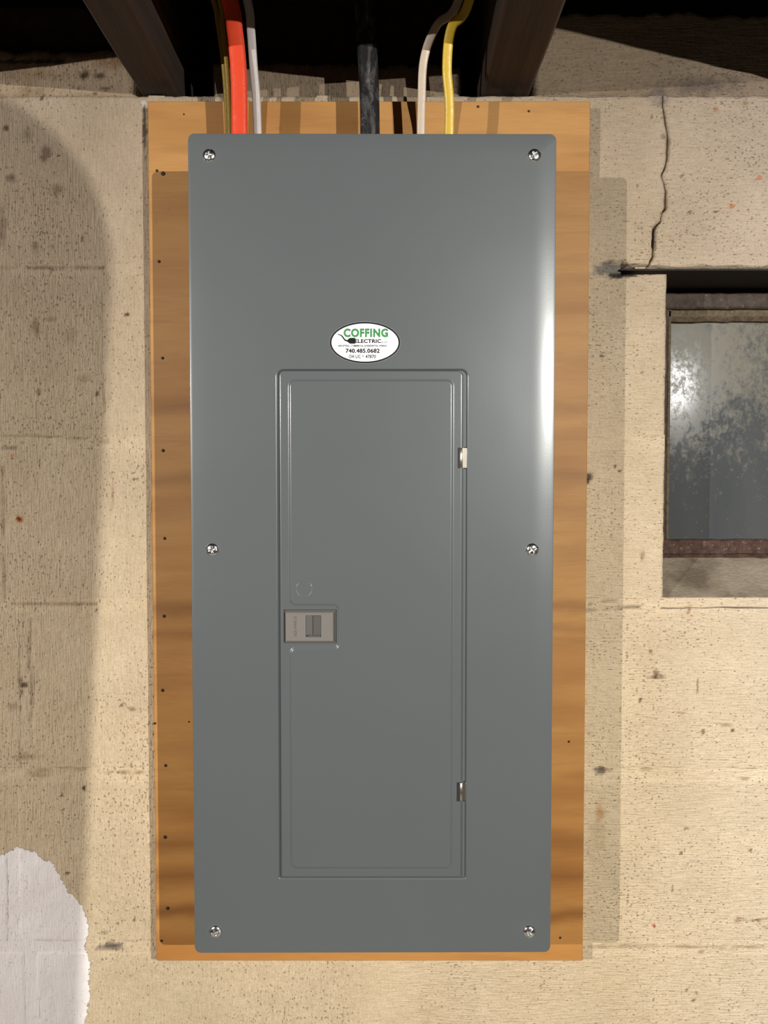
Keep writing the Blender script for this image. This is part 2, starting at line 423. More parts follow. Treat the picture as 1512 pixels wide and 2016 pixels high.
# ------------------------------------------------------------------ painted wall geometry
STAINS_AND_SHADE = [  # px, py, rx, ry, colour factor on the cream paint, hardness
    (1205, 530, 44, 17, (0.36, 0.40, 0.50), 1.0), (1228, 541, 30, 5, (0.16, 0.13, 0.14), 1.0),
    (1296, 188, 24, 20, (0.62, 0.64, 0.78), 0.8), (1380, 165, 90, 18, (0.55, 0.55, 0.62), 0.8),
    (1160, 938, 6, 7, (0.2, 0.2, 0.2), 1), (1157, 948, 4, 4, (0.2, 0.2, 0.2), 1),
    (1210, 918, 5, 3, (0.2, 0.15, 0.12), 1), (1221, 928, 4, 3, (0.2, 0.15, 0.12), 1),
    (1187, 701, 5, 3, (0.25, 0.2, 0.15), 1), (1182, 1516, 14, 6, (0.30, 0.30, 0.34), 1),
    (1181, 1598, 8, 16, (0.75, 0.55, 0.38), 0.7), (1178, 1640, 14, 60, (0.85, 0.80, 0.74), 0.5),
    (215, 1866, 40, 5, (0.50, 0.50, 0.55), 1), (222, 1860, 18, 6, (0.40, 0.40, 0.45), 1),
    (206, 1836, 7, 4, (0.5, 0.5, 0.52), 0.8), (38, 1024, 8, 6, (0.85, 0.45, 0.25), 1), (37, 1021, 4, 3, (0.3, 0.15, 0.1), 1),
    (18, 882, 14, 4, (0.4, 0.36, 0.34), 0.8), (26, 898, 9, 6, (1.0, 0.78, 0.66), 0.8),
    (166, 1552, 4, 7, (0.15, 0.1, 0.12), 1), (122, 1566, 3, 3, (0.2, 0.12, 0.12), 1), (250, 619, 5, 3, (0.3, 0.2, 0.15), 1),
    (90, 305, 12, 16, (0.42, 0.38, 0.36), 0.8), (115, 307, 4, 4, (0.3, 0.26, 0.24), 1), (55, 265, 12, 14, (0.5, 0.46, 0.42), 0.6),
    (12, 252, 5, 6, (0.3, 0.28, 0.25), 1), (22, 352, 8, 8, (0.45, 0.42, 0.4), 0.8), (110, 375, 13, 12, (0.55, 0.5, 0.46), 0.7),
    (70, 488, 8, 12, (0.45, 0.42, 0.38), 0.8), (162, 470, 3, 7, (0.35, 0.3, 0.28), 1), (5, 450, 9, 40, (0.5, 0.47, 0.42), 0.6),
    (70, 645, 9, 17, (0.5, 0.46, 0.38), 0.7), (95, 628, 12, 6, (0.6, 0.55, 0.5), 0.7), (76, 772, 4, 8, (0.4, 0.36, 0.33), 0.8),
    (192, 775, 4, 4, (0.35, 0.3, 0.26), 1), (165, 745, 14, 10, (0.7, 0.66, 0.6), 0.7), (140, 660, 15, 20, (0.72, 0.68, 0.62), 0.5),
    (82, 193, 3, 6, (0.3, 0.26, 0.24), 1), (185, 183, 4, 2, (0.35, 0.3, 0.28), 1), (60, 178, 28, 10, (0.62, 0.56, 0.46), 0.6),
    (60, 120, 90, 5, (0.12, 0.09, 0.06), 0.9), (165, 147, 10, 9, (0.16, 0.13, 0.10), 0.9), (192, 148, 10, 7, (0.2, 0.16, 0.12), 0.9),
    (180, 140, 3, 9, (1.1, 1.0, 0.9), 1), (120, 107, 120, 9, (0.55, 0.38, 0.20), 0.7), (225, 120, 40, 12, (0.55, 0.36, 0.20), 0.6),
    (60, 145, 80, 14, (0.72, 0.64, 0.54), 0.6), (206, 173, 10, 3, (0.35, 0.3, 0.28), 0.9),
    (283, 204, 7, 6, (1.3, 1.45, 1.9), 1), (285, 250, 4, 45, (0.28, 0.26, 0.26), 1),  # last entry paints the shadow strip beside the board top
    (1440, 406, 6, 5, (1.0, 0.50, 0.28), 1), (1494, 349, 6, 4, (1.0, 0.55, 0.38), 1), (1410, 215, 8, 6, (0.85, 0.60, 0.45), 0.9),
    (1421, 202, 4, 3, (0.3, 0.25, 0.22), 1), (1468, 201, 9, 7, (0.6, 0.6, 0.5), 0.8), (1283, 230, 4, 3, (0.35, 0.3, 0.26), 1),
    (1358, 418, 4, 2, (0.25, 0.2, 0.2), 1), (1409, 417, 5, 2, (0.25, 0.2, 0.2), 1), (1342, 347, 4, 3, (0.5, 0.45, 0.4), 1),
    (1254, 367, 3, 4, (0.35, 0.3, 0.26), 1), (1307, 268, 5, 6, (0.55, 0.55, 0.6), 1), (1288, 470, 4, 28, (0.55, 0.54, 0.58), 1),
    (1290, 1333, 18, 3, (0.35, 0.3, 0.27), 0.9), (1292, 1326, 5, 9, (0.4, 0.34, 0.3), 0.9), (1373, 1352, 3, 13, (0.5, 0.42, 0.4), 1),
    (1261, 1379, 3, 5, (0.3, 0.2, 0.22), 1), (1281, 1282, 5, 4, (0.45, 0.38, 0.34), 1), (1355, 1200, 3, 10, (0.55, 0.38, 0.34), 0.9),
    (1430, 1427, 12, 3, (0.4, 0.35, 0.3), 0.9), (1442, 1437, 3, 4, (0.3, 0.2, 0.18), 1), (1383, 1440, 4, 6, (0.45, 0.4, 0.36), 1),
    (1343, 1404, 9, 3, (0.65, 0.5, 0.42), 0.9), (1465, 1533, 12, 3, (0.55, 0.5, 0.46), 0.9), (1264, 733, 3, 2, (0.5, 0.4, 0.34), 1),
    (1265, 1095, 5, 13, (0.62, 0.5, 0.42), 0.8), (1288, 1822, 4, 4, (0.75, 0.16, 0.14), 1), (1379, 1875, 9, 3, (0.5, 0.47, 0.44), 0.9),
    (1324, 1753, 3, 3, (0.4, 0.3, 0.28), 1), (1323, 1744, 2, 5, (0.5, 0.4, 0.36), 1), (1353, 1948, 4, 4, (0.3, 0.22, 0.2), 1),
    (1366, 1968, 5, 3, (0.35, 0.28, 0.24), 1), (1372, 1956, 4, 2, (0.45, 0.36, 0.32), 1), (1478, 1675, 3, 4, (0.4, 0.3, 0.28), 1),
    (1341, 1680, 3, 3, (0.4, 0.32, 0.28), 1), (1350, 1630, 6, 2, (0.4, 0.32, 0.28), 1), (1452, 1814, 8, 4, (0.6, 0.5, 0.44), 0.8),
    (240, 1388, 4, 4, (0.35, 0.28, 0.26), 1), (260, 1396, 6, 5, (0.5, 0.42, 0.38), 0.9), (48, 1349, 5, 4, (0.25, 0.2, 0.18), 1),
    (40, 1345, 3, 20, (0.45, 0.4, 0.36), 0.9), (25, 1390, 12, 8, (0.6, 0.55, 0.52), 0.7), (190, 1201, 4, 3, (0.3, 0.24, 0.2), 1),
    (50, 1490, 30, 6, (0.6, 0.54, 0.5), 0.7), (70, 1525, 26, 8, (0.62, 0.56, 0.52), 0.7), (222, 975, 3, 30, (0.75, 0.66, 0.66), 0.9),
    (264, 945, 4, 3, (0.4, 0.32, 0.3), 1), (133, 1719, 4, 3, (0.2, 0.15, 0.12), 1), (265, 1811, 3, 3, (0.3, 0.22, 0.18), 1),
]
LINES = [  # hairline cracks: list of pixel points, half width px, factor
    ([(1452, 1806), (1472, 1813), (1492, 1811), (1512, 1808)], 1.2, (0.5, 0.4, 0.34)),
    ([(1490, 1811), (1502, 1824), (1512, 1828)], 1.2, (0.5, 0.4, 0.34)),
    ([(0, 858), (60, 857), (120, 860), (190, 867), (215, 869)], 1.5, (0.62, 0.58, 0.54)),
    ([(25, 1189), (90, 1190), (150, 1188), (190, 1189)], 1.3, (0.55, 0.5, 0.46)),
    ([(62, 1517), (110, 1512), (170, 1514)], 1.2, (0.66, 0.62, 0.58)),
    ([(1150, 866), (1230, 867), (1300, 864)], 1.0, (0.72, 0.68, 0.63)),
    ([(1160, 1864), (1230, 1862), (1300, 1862), (1370, 1864), (1440, 1866), (1512, 1862)], 1.8, (0.55, 0.5, 0.46)),
    ([(1150, 1201), (1200, 1198), (1260, 1195)], 1.8, (0.42, 0.40, 0.40)),
    ([(1160, 1187), (1190, 1184), (1212, 1182)], 1.4, (0.5, 0.46, 0.42)),
    ([(1182, 1515), (1230, 1518), (1260, 1516), (1340, 1520)], 1.3, (0.6, 0.55, 0.48)),
    ([(0, 528), (40, 529), (90, 528), (135, 529), (205, 527)], 1.6, (0.40, 0.36, 0.32)),
    ([(200, 1519), (230, 1519), (260, 1524), (300, 1518)], 1.0, (0.5, 0.44, 0.38)),
    ([(5, 920), (8, 1000), (4, 1080), (10, 1180)], 1.4, (0.55, 0.5, 0.46)),
    ([(36, 1340), (44, 1355), (40, 1375)], 1.0, (0.35, 0.3, 0.28)),
    ([(60, 1220), (58, 1260), (56, 1300), (63, 1340), (60, 1420)], 1.8, (0.55, 0.5, 0.46)),
    ([(34, 1700), (32, 1740), (36, 1790), (36, 1830)], 1.0, (0.6, 0.56, 0.54)),
]
PAINT_POLY = [(-700, 1660), (-60, 1700), (5, 1684), (30, 1668), (60, 1672), (84, 1690), (104, 1700), (112, 1716), (122, 1732), (130, 1748), (137, 1760),
              (150, 1768), (160, 1785), (172, 1808), (174, 1835), (167, 1862), (172, 1885), (179, 1895), (175, 1930),
              (177, 1960), (172, 1990), (166, 2016), (160, 2200), (-700, 2200)]

def px_arr(X, Z):
    """photo pixel coordinates of points (X, 0, Z) of the wall face"""
    zz = Z - CAMZ
    d = CAMD * math.cos(TH) - zz * math.sin(TH)
    u = X / d; v = (zz * math.cos(TH) + CAMD * math.sin(TH)) / d
    return 756 + FPX * u, 1008 - FPX * v

def poly_sd(px, py, poly):
    px = px.ravel(); py = py.ravel()
    inside = np.zeros(px.shape, bool); dmin = np.full(px.shape, 1e9)
    n = len(poly)
    for i in range(n):
        x0, y0 = poly[i]; x1, y1 = poly[(i + 1) % n]
        c = ((y0 > py) != (y1 > py)) & (px < (x1 - x0) * (py - y0) / (y1 - y0 + 1e-9) + x0)
        inside ^= c
        dx, dy = x1 - x0, y1 - y0
        t = np.clip(((px - x0) * dx + (py - y0) * dy) / (dx * dx + dy * dy), 0, 1)
        dmin = np.minimum(dmin, np.hypot(px - x0 - t * dx, py - y0 - t * dy))
    return np.where(inside, dmin, -dmin)

def wall_tint(X, Z):
    px, py = px_arr(X, Z)
    c = np.ones(X.shape + (3,))
    # light falloff painted into the tint: darker, greyer higher up, yellower below
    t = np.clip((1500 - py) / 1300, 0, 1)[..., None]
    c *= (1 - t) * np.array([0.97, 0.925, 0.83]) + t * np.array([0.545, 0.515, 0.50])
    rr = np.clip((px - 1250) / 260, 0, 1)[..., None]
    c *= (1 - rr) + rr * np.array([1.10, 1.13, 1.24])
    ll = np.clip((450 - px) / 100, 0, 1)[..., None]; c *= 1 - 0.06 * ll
    d = fbm(X * 12, Z * 12, 5, 4); c *= (1 + 0.10 * d)[..., None]
    for zj in ZJ[1:6]:                      # thicker, cleaner paint along the bed joints
        q = np.exp(-((Z - zj + 0.0015 * fbm(X * 30, X * 0, 8, 2)) / 0.010) ** 4); c *= (1 + 0.07 * q)[..., None]
    wob = fbm(X * 130, Z * 130, 21, 3); wob2 = fbm(X * 300, Z * 300, 31, 2)
    for (sx, sy, rx, ry, col, hard) in STAINS_AND_SHADE:
        q = np.hypot((px - sx) / rx, (py - sy) / ry) + (0.55 * wob + 0.35 * wob2)
        soft = 0.25 if hard >= 1 else 0.9
        k = np.clip((1.0 - q) / soft + 0.3, 0, 1)[..., None] * min(1, hard + 0.1)
        if k.max() > 0: c = c * (1 - k) + c * np.array(col) * k
    for pts, hw, col in LINES:
        dm = np.full(px.shape, 1e9)
        for (x0, y0), (x1, y1) in zip(pts[:-1], pts[1:]):
            dx, dy = x1 - x0, y1 - y0
            t = np.clip(((px - x0) * dx + (py - y0) * dy) / (dx * dx + dy * dy), 0, 1)
            dm = np.minimum(dm, np.hypot(px - x0 - t * dx, py - y0 - t * dy))
        k = np.clip(1 - (dm + 2.5 * wob) / (hw * 2.4), 0, 1)[..., None]
        c = c * (1 - k) + c * np.array(col) * k
    return np.clip(c, 0, 1.9)

def wall_height(X, Z):
    px, py = px_arr(X, Z)
    h = 0.0010 * fbm(X * 22, Z * 22, 3, 4) + 0.0005 * fbm(X * 120, Z * 120, 4, 3)
    # chips where the face has broken away
    wob = fbm(X * 150, Z * 150, 21, 3)
    for (sx, sy, rx, ry, dep) in ((1205, 528, 42, 16, 0.006), (1182, 1516, 13, 5, 0.005), (1288, 472, 4, 30, 0.004),
                                  (215, 1865, 38, 5, 0.003), (1160, 940, 6, 9, 0.004), (1296, 190, 22, 18, -0.003)):
        q = np.hypot((px - sx) / rx, (py - sy) / ry) + 0.4 * wob
        h -= dep * np.clip((1 - q) * 3, 0, 1)
    # trowel ridges above and beside
    for (cx, cy, rx, ry, a) in ((218, 950, 4, 90, 0.0016), (228, 300, 30, 60, 0.0006)):
        h += a * np.exp(-((px - cx) / rx) ** 2 - ((py - cy) / ry) ** 2)
    return h

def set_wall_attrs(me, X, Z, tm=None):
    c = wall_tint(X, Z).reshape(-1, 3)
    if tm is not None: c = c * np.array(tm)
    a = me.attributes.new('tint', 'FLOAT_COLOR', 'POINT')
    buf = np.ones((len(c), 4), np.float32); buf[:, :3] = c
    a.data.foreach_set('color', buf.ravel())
    px, py = px_arr(X, Z)
    sd = poly_sd(px, py, PAINT_POLY)
    a = me.attributes.new('paint', 'FLOAT', 'POINT')
    a.data.foreach_set('value', np.clip(0.5 + sd / 16.0, 0, 1).astype(np.float32).ravel())

def fast_mesh(name, V, Q, mat, parent=None, smooth=True):
    me = bpy.data.meshes.new(name)
    me.vertices.add(len(V)); me.vertices.foreach_set('co', np.asarray(V, np.float32).ravel())
    me.loops.add(len(Q) * 4); me.loops.foreach_set('vertex_index', np.asarray(Q, np.int32).ravel())
    me.polygons.add(len(Q)); me.polygons.foreach_set('loop_start', np.arange(0, len(Q) * 4, 4, dtype=np.int32))
    me.polygons.foreach_set('use_smooth', np.full(len(Q), smooth))
    me.materials.append(mat); me.update(calc_edges=True); me.validate()
    o = bpy.data.objects.new(name, me)
    return link(o, parent)

def block(parent, x0, x1, z0, z1, res=0.002, left=None, right=None, depth=0.18, edge=0.005, drop=0.003, seed=0, y0=0.0, name='block', rough=0.0, mat=None, tm=None, ragged=0.0):
    nx = max(3, int((x1 - x0) / res)); nz = max(3, int((z1 - z0) / res))
    u = np.linspace(0, 1, nx + 1); v = np.linspace(0, 1, nz + 1)
    U, Vv = np.meshgrid(u, v)
    Zc = z0 + (z1 - z0) * Vv
    L = np.full_like(Zc, x0) if left is None else np.interp(Zc, left[0], left[1])
    R = np.full_like(Zc, x1) if right is None else np.interp(Zc, right[0], right[1])
    L = L + 0.0007 * fbm(Zc * 90, Zc * 0 + seed, 51, 3); R = R + 0.0007 * fbm(Zc * 90, Zc * 0 + seed + 9, 52, 3)
    X = L + (R - L) * U
    Zt = z1 + 0.0007 * fbm(X * 90, X * 0 + seed, 53, 3) + (rough * fbm(X * 70, X * 0 + seed, 57, 4)); Zb = z0 + 0.0007 * fbm(X * 90, X * 0 + seed + 5, 54, 3) + ragged * (fbm(X * 55, X * 0 + 2.2, 58, 4) - 0.6)
    Z = Zb + (Zt - Zb) * Vv
    e = np.minimum(np.minimum(X - L, R - X), np.minimum(Z - Zb, Zt - Z))
    er = edge * (1 + 0.5 * fbm(X * 60, Z * 60, 61 + seed, 2))
    fall = drop * np.clip(1 - e / er, 0, 1) ** 2
    Y = y0 - wall_height(X, Z) + fall
    n = (nx + 1) * (nz + 1)
    V = np.stack([X.ravel(), Y.ravel(), Z.ravel()], 1)
    ii = np.arange(nx)[None, :] + np.arange(nz)[:, None] * (nx + 1)
    Q = np.stack([ii, ii + 1, ii + nx + 2, ii + nx + 1], -1).reshape(-1, 4)
    # border skirt going back
    b = list(range(0, nx + 1)) + [nx + k * (nx + 1) for k in range(1, nz + 1)] + [nz * (nx + 1) + k for k in range(nx - 1, -1, -1)] + [k * (nx + 1) for k in range(nz - 1, 0, -1)]
    b = np.array(b); B = V[b].copy(); B[:, 1] = depth
    V = np.vstack([V, B]); m = len(b)
    k = np.arange(m); k2 = (k + 1) % m
    Q2 = np.stack([b[k], n + k, n + k2, b[k2]], 1)
    Q = np.vstack([Q, Q2])
    o = fast_mesh(name, V, Q, mat or M_WALL, parent)
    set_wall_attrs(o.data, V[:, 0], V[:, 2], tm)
    return o

def strip(parent_list, x0, x1, z0, z1, y, res=0.004):
    nx = max(2, int((x1 - x0) / res)); nz = max(2, int((z1 - z0) / res))
    X, Z = np.meshgrid(np.linspace(x0, x1, nx + 1), np.linspace(z0, z1, nz + 1))
    Y = y - 0.0011 * fbm(X * 50, Z * 50, 77, 4) + np.maximum(0, -wall_height(X, Z) - 0.0015)
    V = np.stack([X.ravel(), Y.ravel(), Z.ravel()], 1)
    ii = np.arange(nx)[None, :] + np.arange(nz)[:, None] * (nx + 1)
    Q = np.stack([ii, ii + 1, ii + nx + 2, ii + nx + 1], -1).reshape(-1, 4)
    parent_list.append((V, Q))

wall = tag(empty('wall_back', (0, 0, 0)), 'cream painted concrete block wall with patches of old dirt and a corner of fresh white paint', kind='structure')

ZJ = [PZ(y) for y in (188, 530, 872, 1192, 1524, 1864)]     # bed joints seen in the photo
while ZJ[-1] > 0.02: ZJ.append(ZJ[-1] - 0.1945)
ZJ[-1] = 0.0
OPX0 = PX(1309, 860); OPX1 = OPX0 + 0.62                          # window opening
OPZ1 = ZJ[1]; OPZ0 = ZJ[3]
g = 0.0055                                                       # half joint
WX0, WX1 = -2.5, 2.5
def xs_for(px_list, row_y):
    base = [PX(p, row_y) for p in px_list]
    xs = list(base)
    while xs[0] > WX0: xs.insert(0, xs[0] - 0.39)
    while xs[-1] < WX1: xs.append(xs[-1] + 0.39)
    xs[0] = WX0; xs[-1] = WX1
    if xs[1] - xs[0] < 0.06: xs.pop(1)
    if xs[-1] - xs[-2] < 0.06: xs.pop(-2)
    return xs
ROWS = [[-365, 310, 640, 1310], [216, 620, 972], [6, 560, 1000], [52, 600, 1120, 1795], [26, 560, 1100, 1775], [62, 700, 1357]]
CRK = [(1303, 186), (1305, 205), (1312, 240), (1316, 270), (1314, 310), (1310, 330), (1303, 345), (1307, 358), (1312, 375), (1312, 408),
       (1304, 418), (1302, 435), (1296, 440), (1289, 450), (1287, 480), (1286, 505), (1280, 514), (1278, 530)]
GAP = [2.5, 2.0, 4.5, 5.0, 4.5, 2.5, 2.5, 2.5, 4, 5, 1.5, 1.5, 3, 4, 3.5, 3.5, 3, 1.0]
cz = np.array([PZ(y) for x, y in CRK])[::-1]
cxl = np.array([PX(x - gg / 2, y) for (x, y), gg in zip(CRK, GAP)])[::-1]
cxr = np.array([PX(x + gg / 2, y) for (x, y), gg in zip(CRK, GAP)])[::-1]
strips = []
for r in range(len(ZJ) - 1):
    zt, zb = ZJ[r], ZJ[r + 1]
    if zt - zb < 0.03: continue
    ry = [360, 700, 1030, 1360, 1690, 1950][min(r, 5)]
    xs = xs_for(ROWS[r] if r < 6 else [p + (340 if r % 2 else 0) for p in ROWS[5]], ry)
    for i in range(len(xs) - 1):
        a, b = xs[i], xs[i + 1]
        parts = [(a, b)]
        if r in (1, 2):
            parts = []
            if a < OPX0: parts.append((a, min(b, OPX0 + g)))
            if b > OPX1: parts.append((max(a, OPX1 - g), b))
            parts = [p for p in parts if p[1] - p[0] > 0.03]
        for (pa, pb) in parts:
            vis = pb > -0.52 and pa < 0.60 and zt > CAMZ - 0.68
            near = pb > -1.0 and pa < 1.0 and zt > 0.3
            hidden = pa > -0.25 and pb < 0.21
            res = 0.008 if hidden else (0.002 if vis else (0.008 if near else 0.03))
            lf = rt = None
            if r == 0 and abs(pb - xs_for(ROWS[0], 360)[xs.index(b)]) < 1e-6 and abs(b - PX(1310, 360)) < 1e-4: rt = (cz, cxl)
            if r == 0 and abs(a - PX(1310, 360)) < 1e-4: lf = (cz, cxr)
            block(wall, pa + g, pb - g, zb + g, zt - (g if r else 0.0004), res, lf, rt, edge=0.004 if not (lf or rt) else 0.0035,
                  drop=0.0016, seed=r * 7 + i, ragged=(0.0028 if (r == 0 and lf) else 0.0))
        if i > 0 and not (r in (1, 2) and OPX0 - 0.01 < a < OPX1 + 0.01):
            deep = 0.010 if (r == 0 and abs(a - PX(1310, 360)) < 1e-4) else 0.0004
            strip(strips, a - (0.030 if deep > 0.005 else 0.009), a + (0.010 if deep > 0.005 else 0.009), zb, zt, deep, 0.003)
    if r in (1, 2):
        pass
for r in range(0, len(ZJ)):
    z = ZJ[r]
    segs = [(WX0, WX1)]
    if r == 2: segs = [(WX0, OPX0), (OPX1, WX1)]
    if r == 1: segs = [(WX0, PX(1224, 530)), (OPX1, WX1)]
    if r == 0: continue
    for a, b in segs:
        for c0, c1 in ((a, max(a, -0.5)), (max(a, -0.5), min(b, 0.55)), (min(b, 0.55), b)):
            if c1 - c0 > 0.01: strip(strips, c0, c1, z - 0.009 if z > 0.01 else 0.0, z + 0.009, 0.0004, 0.003 if c0 >= -0.51 and c1 <= 0.56 else 0.03)
VV = []; QQ = []; base = 0
for V, Q in strips: VV.append(V); QQ.append(Q + base); base += len(V)
VV = np.vstack(VV); QQ = np.vstack(QQ)
mo = fast_mesh('mortar', VV, QQ, M_WALL, wall); set_wall_attrs(mo.data, VV[:, 0], VV[:, 2]); tag(mo, kind='stuff')
# concrete fill between the joists on top of the blocks
FILL_TOP = PZ(60)
zt0 = ZJ[0]
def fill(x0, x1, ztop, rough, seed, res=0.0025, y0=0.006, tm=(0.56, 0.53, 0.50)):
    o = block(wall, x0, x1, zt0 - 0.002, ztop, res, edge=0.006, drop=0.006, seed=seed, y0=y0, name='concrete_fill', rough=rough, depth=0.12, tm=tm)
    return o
JB = zt0 + 0.001     # underside of the joists
JH = 0.195
JOISTS = [(PX(275, 190), PX(352, 190)), (PX(947, 190), PX(1045, 190))]
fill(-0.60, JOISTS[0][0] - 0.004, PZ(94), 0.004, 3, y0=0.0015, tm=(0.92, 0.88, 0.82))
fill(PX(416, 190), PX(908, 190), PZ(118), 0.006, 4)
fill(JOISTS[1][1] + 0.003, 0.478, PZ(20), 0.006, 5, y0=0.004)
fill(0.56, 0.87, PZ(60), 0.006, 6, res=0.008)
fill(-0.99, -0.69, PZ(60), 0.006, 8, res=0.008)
# steel lintel over the window
MB().box(PX(1222, 532), OPX1 + 0.06, 0.0006, 0.17, OPZ1 - 0.0012, OPZ1 + 0.0008).build('lintel', M_LINTEL, wall)
# wall core behind the block faces is the blocks' own depth; outer dark earth side
MB().box(WX0, WX1, 0.182, 0.30, 0, JB + JH).build('outer_face', M_MORTAR_DK, wall)

# sloping cement sill
zs_f = OPZ0 + 0.001; zs_b = PZ(1094, 0.078)
nx, ny = 130, 26
X, Yg = np.meshgrid(np.linspace(OPX0 - 0.001, OPX1 + 0.001, nx + 1), np.linspace(-0.001, 0.10, ny + 1))
T = np.clip(Yg / 0.078, 0, 1)
Zg = zs_f + (zs_b - zs_f) * T + 0.0012 * fbm(X * 60, Yg * 90, 90, 4) - 0.004 * np.clip(1 - Yg / 0.010, 0, 1) ** 2
V = np.stack([X.ravel(), Yg.ravel(), Zg.ravel()], 1)
ii = np.arange(nx)[None, :] + np.arange(ny)[:, None] * (nx + 1)
Q = np.stack([ii, ii + 1, ii + nx + 2, ii + nx + 1], -1).reshape(-1, 4)
def sill_material():
    m, nt, b = newmat('sill_cement')
    n = noise(nt, coords(nt, (1, 1, 1), (2, 2, 2)), 14, 5, 0.6); f = noise(nt, coords(nt, (160, 260, 260), (0, 0, 0), (0, 0.5, 0.4)), 1.0, 4)
    c = ramp(nt, n, [(0.36, (0.12, 0.09, 0.06)), (0.50, (0.26, 0.215, 0.155)), (0.7, (0.36, 0.30, 0.23))])
    c = mix(nt, ramp(nt, f, [(0.35, 0.4), (0.6, 0)]), c, (0.18, 0.14, 0.10))
    nt.links.new(c, b.inputs['Base Color']); b.inputs['Roughness'].default_value = 0.9
    bump(nt, f, 1.0, 0.0012, b)
    return m
sl = fast_mesh('sill', V, Q, sill_material(), wall)
MB().box(OPX0 - 0.001, OPX1 + 0.001, 0.10, 0.18, OPZ0, zs_b).build('sill_bed', M_MORTAR_DK, wall)

# ------------------------------------------------------------------ window
win = tag(empty('window_1', ((OPX0 + OPX1) / 2, 0.09, zs_b)), 'small steel framed cellar window with a dusty dark grey pane', kind='structure')
yF = 0.078
zt = PZ(577, yF); zf = PZ(607, yF); zl = PZ(1063, yF); zb_ = PZ(1098, yF)
xl = OPX0 + 0.002; xr = OPX1 - 0.003
def rail(name, x0, x1, y0, y1, z0, z1, mat, bev=0.002, wob=0.0):
    # a rail subdivided along its length with slightly rough faces
    n = 60; loops = []
    for i in range(n + 1):
        x = x0 + (x1 - x0) * i / n
        w1 = wob * float(fbm(np.array([x * 80]), np.array([3.3]), 11, 3)[0]); w2 = wob * float(fbm(np.array([x * 80]), np.array([9.3]), 12, 3)[0])
        loops.append([(x, y0 + bev, z0 + w1), (x, y0, z0 + bev + w1), (x, y0, z1 - bev + w2), (x, y0 + bev, z1 + w2), (x, y1, z1 + w2), (x, y1, z0 + w1)])
    MB().rings(loops, False, True, True).build(name, mat, win)
rail('top_rail', xl, xr, yF, 0.13, zf, zt, M_FRAME, wob=0.001)
rail('head_strip', xl, xr, 0.12, 0.17, zt, OPZ1 - 0.004, M_LINTEL)
rail('bottom_rail', xl, xr, yF + 0.004, 0.13, zl - 0.019 + 0.0, zl, M_RUST, wob=0.0012)
rail('sill_rail', xl, xr, yF - 0.004, 0.13, zb_ - 0.004, zl - 0.018, M_RUST, bev=0.003, wob=0.0012)
MB().box(xl, PX(1314, 860, yF), yF + 0.002, 0.13, zl, zf, 0.001).build('side_rail', M_FRAME, win)
MB().box(xr - 0.02, xr, yF + 0.002, 0.13, zl, zf, 0.001).build('side_rail', M_FRAME, win)
# sash: putty lip along the top and thin along the sides
yS = 0.084
rail('putty_bead', PX(1313, 620, yS), xr - 0.02, yS, 0.098, PZ(631, yS), PZ(604, yS), M_PUTTY, bev=0.005, wob=0.0014)
MB().box(PX(1313, 860, yS), PX(1319, 860, yS), yS, 0.104, zl, PZ(606, yS), 0.0008).build('sash_edge', M_PUTTY, win)
# pane, very slightly bowed
x0p = PX(1316, 860, yS); x1p = xr - 0.02; n = 40; vs = []; fs = []
zp0 = zl - 0.002; zp1 = PZ(622, 0.1)
tl = 0.09; sm_ = []
for i in range(n + 1):
    x = x0p + (x1p - x0p) * i / n; s_ = min(1, (x - x0p) / tl)
    y = 0.098 - 0.045 * tl * (s_ - s_ * s_ / 2)
    vs += [(x, y, zp0), (x, y, zp1), (x, y + 0.0005, zp0), (x, y + 0.0005, zp1), (x, y + 0.004, zp0), (x, y + 0.004, zp1)]
for i in range(n):
    a = 6 * i; b = a + 6
    fs += [(a, b, b + 1, a + 1), (a + 2, a + 4, b + 4, b + 2), (a + 3, b + 3, b + 5, a + 5), (a + 4, a + 5, b + 5, b + 4)]
mesh_obj('pane', vs, fs, M_PANE, win, smooth_mask=[True, False, False, False] * n)

# ------------------------------------------------------------------ room shell
def slab(name, x0, x1, y0, y1, z0, z1, mat, label):
    return tag(MB().box(x0, x1, y0, y1, z0, z1).build(name, mat), label, kind='structure')
slab('floor', -2.7, 2.7, -4.4, 0.30, -0.1, 0.0, M_FLOOR, 'bare concrete cellar floor')
slab('wall_left', -2.7, -2.502, -4.2, 0.0, 0, JB + JH, M_PLAIN, 'plain painted cellar wall on the left')
slab('wall_right', 2.502, 2.7, -4.2, 0.0, 0, JB + JH, M_PLAIN, 'plain painted cellar wall on the right')
slab('wall_front', -2.7, 2.7, -4.4, -4.2, 0, JB + JH, M_PLAIN, 'plain painted cellar wall behind the viewer')
ceil = tag(empty('ceiling', (0, -2, JB + JH)), 'dark old timber floor joists and boards overhead', kind='structure')
def joist(x0, x1, seed):
    n = 90; loops = []
    for i in range(n + 1):
        y = 0.175 - (4.35) * i / n
        f = lambda k, a=0.0022: a * float(fbm(np.array([y * 14.0]), np.array([k * 3.1 + seed]), 41, 3)[0])
        c = 0.003
        loops.append([(x0 + f(1), y, JB + c + abs(f(2))), (x0 + c + f(1), y, JB + abs(f(2))), (x1 - c + f(3), y, JB + abs(f(4))), (x1 + f(3), y, JB + c + abs(f(4))),
                      (x1 + f(5), y, JB + JH), (x0 + f(6), y, JB + JH)])
    MB().rings(loops, False, True, True).build('joist', M_JOIST, ceil)
allj = JOISTS + [(0.508, 0.554), (0.90, 0.946), (1.295, 1.34), (1.69, 1.735), (2.08, 2.126), (-0.671, -0.625), (-1.065, -1.02), (-1.457, -1.411), (-1.85, -1.805), (-2.245, -2.2)]
for k, (a, b) in enumerate(allj): joist(a, b, k)
yb = 0.18; k = 0
